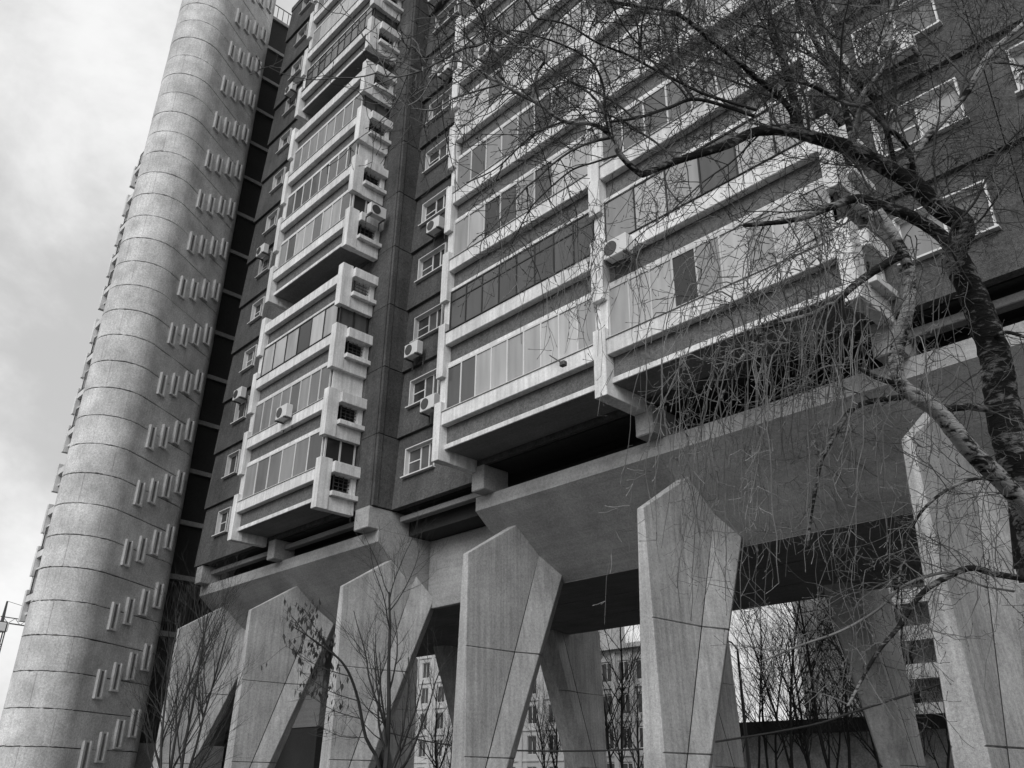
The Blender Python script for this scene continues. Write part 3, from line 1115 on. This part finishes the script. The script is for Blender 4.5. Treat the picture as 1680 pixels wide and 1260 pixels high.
limb('branch', [(1620, 560, 7.5), (1650, 545, 7.3), (1700, 560, 7.2)], 8, 5, M_BARK, 5)
limb('branch', [(1600, 480, 7.4), (1570, 430, 7.2), (1560, 380, 7.1), (1600, 330, 7.0), (1640, 250, 7.0), (1690, 200, 6.9)], 6, 3, M_TWIGD, 5)

cr_ = MB()
SEC = []
for path, w0 in LIMBS:
    if w0 < 5 or LIMBS.index((path, w0)) > 14:
        continue
    ln_ = sum((path[i] - path[i - 1]).length for i in range(1, len(path)))
    for _ in range(int(ln_ * (1.9 if path[0].x > -2.9 else .7)) + 1):
        i = tr.randrange(2, len(path))
        t = (path[i] - path[i - 1]).normalized()
        d = rvec(tr)
        d = d - t * d.dot(t) * .7 + t * .5 + Vector((0, 0, .25)) - FW * d.dot(FW) * .4
        SEC.append(shoot(cr_, tr, path[i], d, tr.uniform(.6, 1.7), tr.uniform(.008, .013), .004, 12, .16, -.012, 5))
for path, w0 in LIMBS:
    low = LIMBS.index((path, w0)) > 18
    far_left = sum(p.x for p in path) / len(path) < -3.2 and not low
    clothe(cr_, tr, path, .10 if low else .12 if far_left else (.085 if w0 < 13 else .12), (.25, .95), (.10, .38), .7 if low else 1.0)
for path in SEC:
    clothe(cr_, tr, path, .085, (.2, .7), (.10, .35), .9)

tag(cr_.build('crown', M_CROWN, birch), kind='stuff')
cr_ = MB()
# drooping strands


def strand(px, py, d, ln, drift, rad):
    pts = []
    nn = max(5, int(ln / 26))
    ph = tr.uniform(0, 6)
    amp = tr.uniform(4, 18)
    frq = tr.uniform(3, 9)
    for i in range(nn + 1):
        t = i / nn
        x = px + drift * (1 - math.exp(-2.2 * t)) + amp * math.sin(ph + t * frq)
        y = py + ln * (t * t * (1.6 - .6 * t)) - abs(drift) * .12 * math.sin(min(t * 3.2, 1) * math.pi)
        pts.append(at(x + tr.uniform(-3, 3), y, d + .25 * math.sin(ph + 2 * t)))
    cr_.tube(pts, [rad * (1 - .45 * i / nn) for i in range(nn + 1)], 4, cap=False)
    spurs(cr_, tr, pts, int(ln / 26), .04, .15, .0022)
    return pts


for i in range(92):
    t = tr.random()
    x = 1440 - 330 * t + tr.uniform(-40, 40)
    y = 430 + 90 * t + tr.uniform(-120, 110)
    strand(x, y, tr.uniform(5.9, 7.0), tr.uniform(110, 450), -tr.uniform(-60, 170) * (.3 + t * .7), tr.uniform(.0024, .0058))
for i in range(50):
    strand(tr.uniform(1300, 1560), tr.uniform(380, 640), tr.uniform(6.3, 7.0), tr.uniform(90, 330), tr.uniform(-40, 40), tr.uniform(.0028, .0058))
for i in range(34):
    strand(tr.uniform(830, 1230), tr.uniform(230, 420), tr.uniform(6.2, 6.8), tr.uniform(70, 240), tr.uniform(-60, 10), tr.uniform(.0024, .0036))
for i in range(22):
    strand(tr.uniform(900, 1000), tr.uniform(330, 460), tr.uniform(6.2, 6.6), tr.uniform(70, 190), tr.uniform(-30, 10), tr.uniform(.0024, .0032))
for i in range(40):
    strand(tr.uniform(1330, 1660), tr.uniform(700, 1000), tr.uniform(6.5, 7.2), tr.uniform(60, 220), tr.uniform(-50, 30), tr.uniform(.0026, .0045))
for i in range(44):
    strand(tr.uniform(1110, 1265), tr.uniform(600, 800), tr.uniform(6.3, 6.9), tr.uniform(80, 260), tr.uniform(-35, 25), tr.uniform(.0024, .0038))
tag(cr_.build('drooping_twigs', M_TWIG, birch), kind='stuff')


# --- young trees and background trees, grown from the ground
def grown_tree(name, label, x, y, h, seed, stems=1, spread=.35, r0=.07, levels=3, mat=None, tw=None, dens=1.0, lean=0.0, group=None):
    r = random.Random(seed)
    root = empty(name, (x, y, 0))
    tag(root, label, 'tree', group)
    tm = MB()
    cm = MB()
    mat = mat or M_TWIGD

    def rec(p, d, ln, rad, lv, mb):
        n_ = 7 if lv < 2 else 5
        pts = [p.copy()]
        st = ln / n_
        for i in range(n_):
            d = (d + rvec(r) * (.10 if lv == 0 else .16) + Vector((0, 0, .10 if lv else .03))).normalized()
            p = p + d * st
            pts.append(p.copy())
        mb.tube(pts, [rad * (1 - .72 * i / n_) for i in range(n_ + 1)], 6 if lv == 0 else (4 if lv == 1 else 3), cap=False)
        if lv >= levels:
            return
        k = int((11, 8, 6, 4)[min(lv, 3)] * dens * r.uniform(.8, 1.2))
        for _ in range(k):
            f = r.uniform(.22 if lv == 0 else .12, 1.0)
            i = min(int(f * n_), n_ - 1)
            q = pts[i] + (pts[i + 1] - pts[i]) * (f * n_ - i if f * n_ - i <= 1 else 1)
            t = (pts[i + 1] - pts[i]).normalized()
            a = rvec(r)
            a = (a - t * a.dot(t)).normalized()
            sp = spread * (1.6 if lv == 0 else 1.9)
            dd = (t + a * sp).normalized()
            rec(q, dd, ln * r.uniform(.32, .55) * (1.15 - .5 * f if lv == 0 else 1), max(rad * (1 - .72 * f) * .55, .003), lv + 1, cm)
    for s_ in range(stems):
        a = 6.28 * s_ / stems + r.random()
        off = Vector((math.cos(a), math.sin(a), 0)) * (.10 if stems > 1 else 0)
        rec(Vector((0, 0, -.05)) + off, Vector((off.x * 1.3 + lean, off.y * 1.3, 1)), h * r.uniform(.85, 1), r0 * r.uniform(.8, 1.1), 0, tm)
    tm.build('trunk', mat, root, (x, y, 0))
    cm.build('crown', tw or mat, root, (x, y, 0))
    return root


b1 = at(290, 1250, 24)
grown_tree('young_tree', 'young bare tree with several stems between the stair tower and the nearest leg', b1.x, b1.y, 6.6, 5, stems=4, spread=.34, r0=.06, levels=3)
b2 = at(624, 1250, 20)
t2 = grown_tree('young_tree', 'young bare tree with a straight stem and a few withered leaves before the legs', b2.x, b2.y, 6.3, 14, stems=1, spread=.42, r0=.085, levels=3)
# side stem and leafy boughs of the second young tree
m = MB()
sp = smooth_path([Vector((b2.x, b2.y, .4))] + [at(*p) for p in ((622, 1260, 20), (600, 1210, 20), (588, 1150, 20), (575, 1110, 19.9), (560, 1085, 19.8), (540, 1068, 19.7), (515, 1050, 19.6), (492, 1035, 19.5), (475, 1025, 19.5))], 3)
m.tube(sp, [.05 - .042 * i / (len(sp) - 1) for i in range(len(sp))], 5)
m.build('stem', M_TWIGD, t2)
m = MB()
lf = MB()
for (x0, y0), (x1, y1) in (((575, 1110), (470, 1060)), ((588, 1150), (490, 1100)), ((560, 1085), (500, 1000)), ((540, 1068), (478, 1010)), ((600, 1210), (520, 1190)), ((595, 1180), (500, 1135))):
    q = smooth_path([at(x0, y0, 19.9), at((x0 + x1) / 2, (y0 + y1) / 2 + 8, 19.7), at(x1, y1, 19.5)], 5)
    m.tube(q, [.016 - .011 * i / (len(q) - 1) for i in range(len(q))], 4)
    for _ in range(26):
        i = tr.randrange(2, len(q))
        w_ = shoot(m, tr, q[i], rvec(tr) + Vector((-.6, 0, .2)), tr.uniform(.2, .7), .006, .003, 5, .2, .0)
        if y1 < 1110:
            for _k in range(3):
                p = w_[tr.randrange(2, 6)]
                a = rvec(tr) * .035
                b = Vector((tr.uniform(-.04, .04), tr.uniform(-.04, .04), -tr.uniform(.10, .2)))
                lf.add([p, p + b * .5 + a, p + b, p + b * .5 - a + Vector((0, .012, 0))], [(0, 1, 2, 3)])
m.build('bough', M_TWIGD, t2)
tag(lf.build('leaves', M_LEAF, t2), kind='stuff')

BT = 'bare trees standing behind the block'
for i, (px, Y, h, st, label) in enumerate((
        (1012, 36, 13.0, 2, 'forked bare tree behind the block, seen in the narrow gap left of the middle leg'),
        (1290, 38, 14.5, 1, 'tall bare tree behind the block against the sky gap'),
        (1262, 44, 11.0, 2, 'bare tree with thick crown behind the block, at the left of the sky gap'),
        (1375, 36, 11.5, 2, 'bare tree behind the block before the low brick building'),
        (722, 42, 9.0, 1, 'slim bare tree before the pale far house, left gap'),
        (1495, 36, 10.5, 2, 'bare tree behind the block before the brick house with balconies'),
        (900, 50, 8.5, 2, 'low bare tree before the far house, in the triangular gap'),
        (1235, 47, 10.0, 2, 'bushy bare tree behind the lamp post at the left edge of the sky gap'),
        (1318, 43, 11.5, 2, 'bare tree with twin stems at the right of the sky gap'),
        (1345, 46, 10.0, 2, 'bare tree half hidden by the dark rear leg'),
        (1450, 44, 10.5, 2, 'bare tree close to the light rear leg at the right'),
        (1525, 42, 9.0, 2, 'bare tree beside the rightmost front leg'),
        (1035, 48, 9.5, 2, 'bushy bare tree low in the gap left of the middle leg'),
        (745, 50, 8.0, 2, 'low bushy bare tree in the left gap before the pale house'))):
    p = onY(px, 1240, Y)
    grown_tree('bare_tree', label, p.x, p.y, h, 40 + i, stems=st, spread=.46, r0=.095, levels=3, dens=1.3, group=BT)

# ------------------------------------------------------------------ things behind the block
def far_house(name, label, x0, x1, y, depth, h, mat, cols, rows, z0, ww, wh, fh, pil=None, cornice=True, seed=1):
    r = random.Random(seed)
    root = empty(name, ((x0 + x1) / 2, y, 0))
    tag(root, label, 'building')
    MB().box(x0, x1, y + .25, y + depth, 0, h).build('wall', mat, root)
    sx = (x1 - x0) / cols
    # facade grid around openings
    for c in range(cols + 1):
        a = max(x0 + c * sx - (sx - ww) / 2, x0)
        b = min(x0 + c * sx + (sx - ww) / 2, x1)
        put('pier', cached((name, 'pier', round(b - a, 3)), lambda: MB().box(0, b - a, 0, .25, 0, h).mesh('pier', mat)), root, (a, y, 0))
    for c in range(cols):
        xa = x0 + c * sx + (sx - ww) / 2
        z = 0
        for k in range(rows + 1):
            zt_ = z0 + k * fh if k < rows else h
            put('spandrel', cached((name, 'sp', round(zt_ - z, 3)), lambda: MB().box(0, ww, .03, .25, 0, zt_ - z).mesh('spandrel', mat)), root, (xa, y, z))
            z = z0 + k * fh + wh
        fme = cached((name, 'f'), lambda: MB().box(0, .08, .12, .2, 0, wh).box(ww - .08, ww, .12, .2, 0, wh).box(.081, ww - .081, .12, .2, 0, .08).box(.081, ww - .081, .12, .2, wh - .08, wh).box(ww / 2 - .04, ww / 2 + .04, .12, .2, .081, wh - .081).mesh('window', M_FRAME))
        pme = cached((name, 'p'), lambda: MB().box(.04, ww - .04, .16, .18, .04, wh - .04).mesh('pane', M_GLASSD))
        for k in range(rows):
            o = put('window', fme, root, (xa, y, z0 + k * fh))
            put('pane', pme, o, (xa, y, z0 + k * fh))
    if pil:
        for c in range(1, cols):
            put('pilaster', cached((name, 'pil', h), lambda: MB().box(-.28, .28, -.2, -.001, .6, h - .3).mesh('pilaster', mat)), root, (x0 + c * sx, y, 0))
        for k in range(rows):
            MB().box(x0, x1, y - .12, y - .002, z0 + k * fh - .75, z0 + k * fh - .6).build('string_course', mat, root)
    if cornice:
        MB().box(x0 - .5, x1 + .5, y - .7, y + depth, h, h + .5).build('cornice', mat, root)
    return root


far_house('far_house', 'tall pale plastered house with string courses far behind, in the left gap between the legs', -112, -73, 78, 12, 29, M_STUCCO, 11, 8, 1.6, 1.6, 2.1, 3.4, True, True, 3)
far_house('far_house', 'lower pale plastered house with a cornice against the sky, left of the middle leg', -72.5, -60, 78, 8, 15.8, M_STUCCO, 5, 4, 1.9, 1.5, 2.2, 3.5, True, True, 5)
fh = far_house('brick_house', 'dark brick house with white balcony fronts seen at the right between the legs', -34, -12, 78, 14, 30, M_BRICK, 6, 9, 1.5, 1.5, 1.5, 3.1, None, False, 4)
for k in range(1, 9):
    z = 1.0 + 3.1 * k
    bo = MB().box(-31.5, -27.5, 76.2, 77.99, z - .15, z).build('balcony', M_BRICK, fh)
    MB().box(-31.5, -27.5, 76.1, 76.19, z - .2, z + 1.0).build('balcony_front', M_WHITE, bo)
MB().box(-32.6, -32.0, 77.2, 77.99, 0, 30).build('pilaster', M_STUCCO, fh)

lb = empty('low_brick_building', (-26, 50, 0))
tag(lb, 'low brick building with dark flat roof edge behind the bare trees', 'building')
MB().box(-33.0, -18, 50, 60, 0, 4.6).build('wall', material('pale_low_brick', 0.55, 0.95, 0.25, 0.8, grain=0.5, grain_scale=9), lb)
MB().box(-33.3, -17.8, 49.6, 60.2, 4.61, 5.35).build('roof_edge', M_DARKFRAME, lb)
gr = empty('grey_tower_block', (-60, 130, 0))
tag(gr, 'plain grey tower block rising behind the bare trees at the sky gap', 'building')
MB().box(-71.3, -50, 132, 150, 0, 44).build('wall', M_GREYFAR, gr)
for k in range(1, 14):
    MB().box(-71.4, -49.9, 131.8, 131.99, k * 3.1, k * 3.1 + .25).build('floor_band', M_GREYFAR, gr)

# lamp post behind the legs
p = onY(1232, 1290, 40)
lp = empty('lamp_post', (p.x, 40, 0))
tag(lp, 'thin dark lamp post behind the legs, left of the tall bare tree', 'lamp post')
m = MB().tube([Vector((0, 0, 0)), Vector((0, 0, 4)), Vector((0, 0, 8.2))], [.11, .09, .06], 8)
m.build('pole', M_METAL, lp, (p.x, 40, 0))
MB().tube([Vector((0, 0, 8.15)), Vector((0, -.5, 8.45)), Vector((0, -1.1, 8.5))], [.045, .04, .04], 6).build('arm', M_METAL, lp, (p.x, 40, 0))
MB().cbox(-.12, .12, -1.7, -1.05, 8.42, 8.56, .03).build('lamp_head', M_METAL, lp, (p.x, 40, 0))

# cable slung below the deck
cp = [onY(x, y, 24.0) for x, y in ((600, 1190), (645, 1204), (722, 1220), (800, 1229), (880, 1232), (963, 1232), (1054, 1229), (1130, 1222), (1200, 1213), (1330, 1190), (1400, 1168), (1489, 1140), (1560, 1116))]
cb = MB().tube(smooth_path(cp, 4), [.03] * (len(cp) * 4 - 3), 6).build('cable', M_METAL, None, smooth=True)
tag(cb, 'dark cable sagging between the legs under the deck', 'cable')

# tower crane far left
cx = at(3, 1021, 170)
cn = empty('tower_crane', (cx.x, cx.y, 0))
tag(cn, 'distant construction tower crane at the left edge beside the stair tower', 'crane')
m = MB()
for a, b in ((-.8, -.8), (.8, -.8), (.8, .8), (-.8, .8)):
    m.box(a - .1, a + .1, b - .1, b + .1, 0, cx.z)
n = int(cx.z / 1.6)
for i in range(n):
    z = i * 1.6
    s_ = 1 if i % 2 else -1
    m.tube([Vector((-.8 * s_, -.8, z)), Vector((.8 * s_, -.8, z + 1.6))], [.07, .07], 4)
    m.tube([Vector((.8, -.8 * s_, z)), Vector((.8, .8 * s_, z + 1.6))], [.07, .07], 4)
m.build('mast', M_METAL, cn, (cx.x, cx.y, 0))
jd = (at(44, 1034, 172) - cx)
jd.z = -.25
jd = jd.normalized()
m = MB()
m.tube([cx + jd * -.5, cx + jd * 34], [.16, .16], 4)
m.tube([cx + jd * -.5 + Vector((0, 0, 1.1)), cx + jd * 34 + Vector((0, 0, 1.1))], [.12, .12], 4)
for i in range(30):
    m.tube([cx + jd * (i * 1.1) + Vector((0, 0, 0 if i % 2 else 1.1)), cx + jd * (i * 1.1 + 1.1) + Vector((0, 0, 1.1 if i % 2 else 0))], [.06, .06], 3)
m.build('jib', M_METAL, cn)
m = MB().tube([cx + jd * 1, cx - jd * 12], [.35, .35], 4)
m.build('counter_jib', M_METAL, cn)
hd = cx + Vector((0, 0, 4.2))
MB().tube([cx, hd], [.4, .2], 4).build('tower_head', M_METAL, cn)
MB().tube([hd, cx + jd * 20 + Vector((0, 0, 1.1))], [.05, .05], 3).build('tie_bar', M_METAL, cn)
MB().cbox(-1.1, -.2 + 1.1, -1.2, 1.2, -1.8, -.1, .1).build('cabin', M_AC, cn, (cx.x, cx.y, cx.z))

# small floodlight on the lower balcony rail
f0, f1 = onY(902, 583, 15.03), onY(924, 597, 14.55)
fl = empty('floodlight', f0)
tag(fl, 'small dark floodlight on an arm at the lowest wide balcony rail', 'lamp')
MB().tube([f0, f1], [.018, .018], 5).build('arm', M_METAL, fl)
MB().cbox(-.09, .09, -.07, .07, -.07, .07, .02).build('lamp_head', M_METAL, fl, f1)

# unseen next stair tower, added beyond the right edge to shade the right-hand legs
shade_tower = empty('stair_tower', (12.3, 13.3, 0))
tag(shade_tower, 'unseen second rounded concrete stair tower, added for shade beyond the right end of the balconies', 'tower')
for o in [c for c in tw.children if c.name.startswith('concrete_ring') or c.name.startswith('tower_core')]:
    c = o.copy()
    C.objects.link(c)
    c.parent = shade_tower
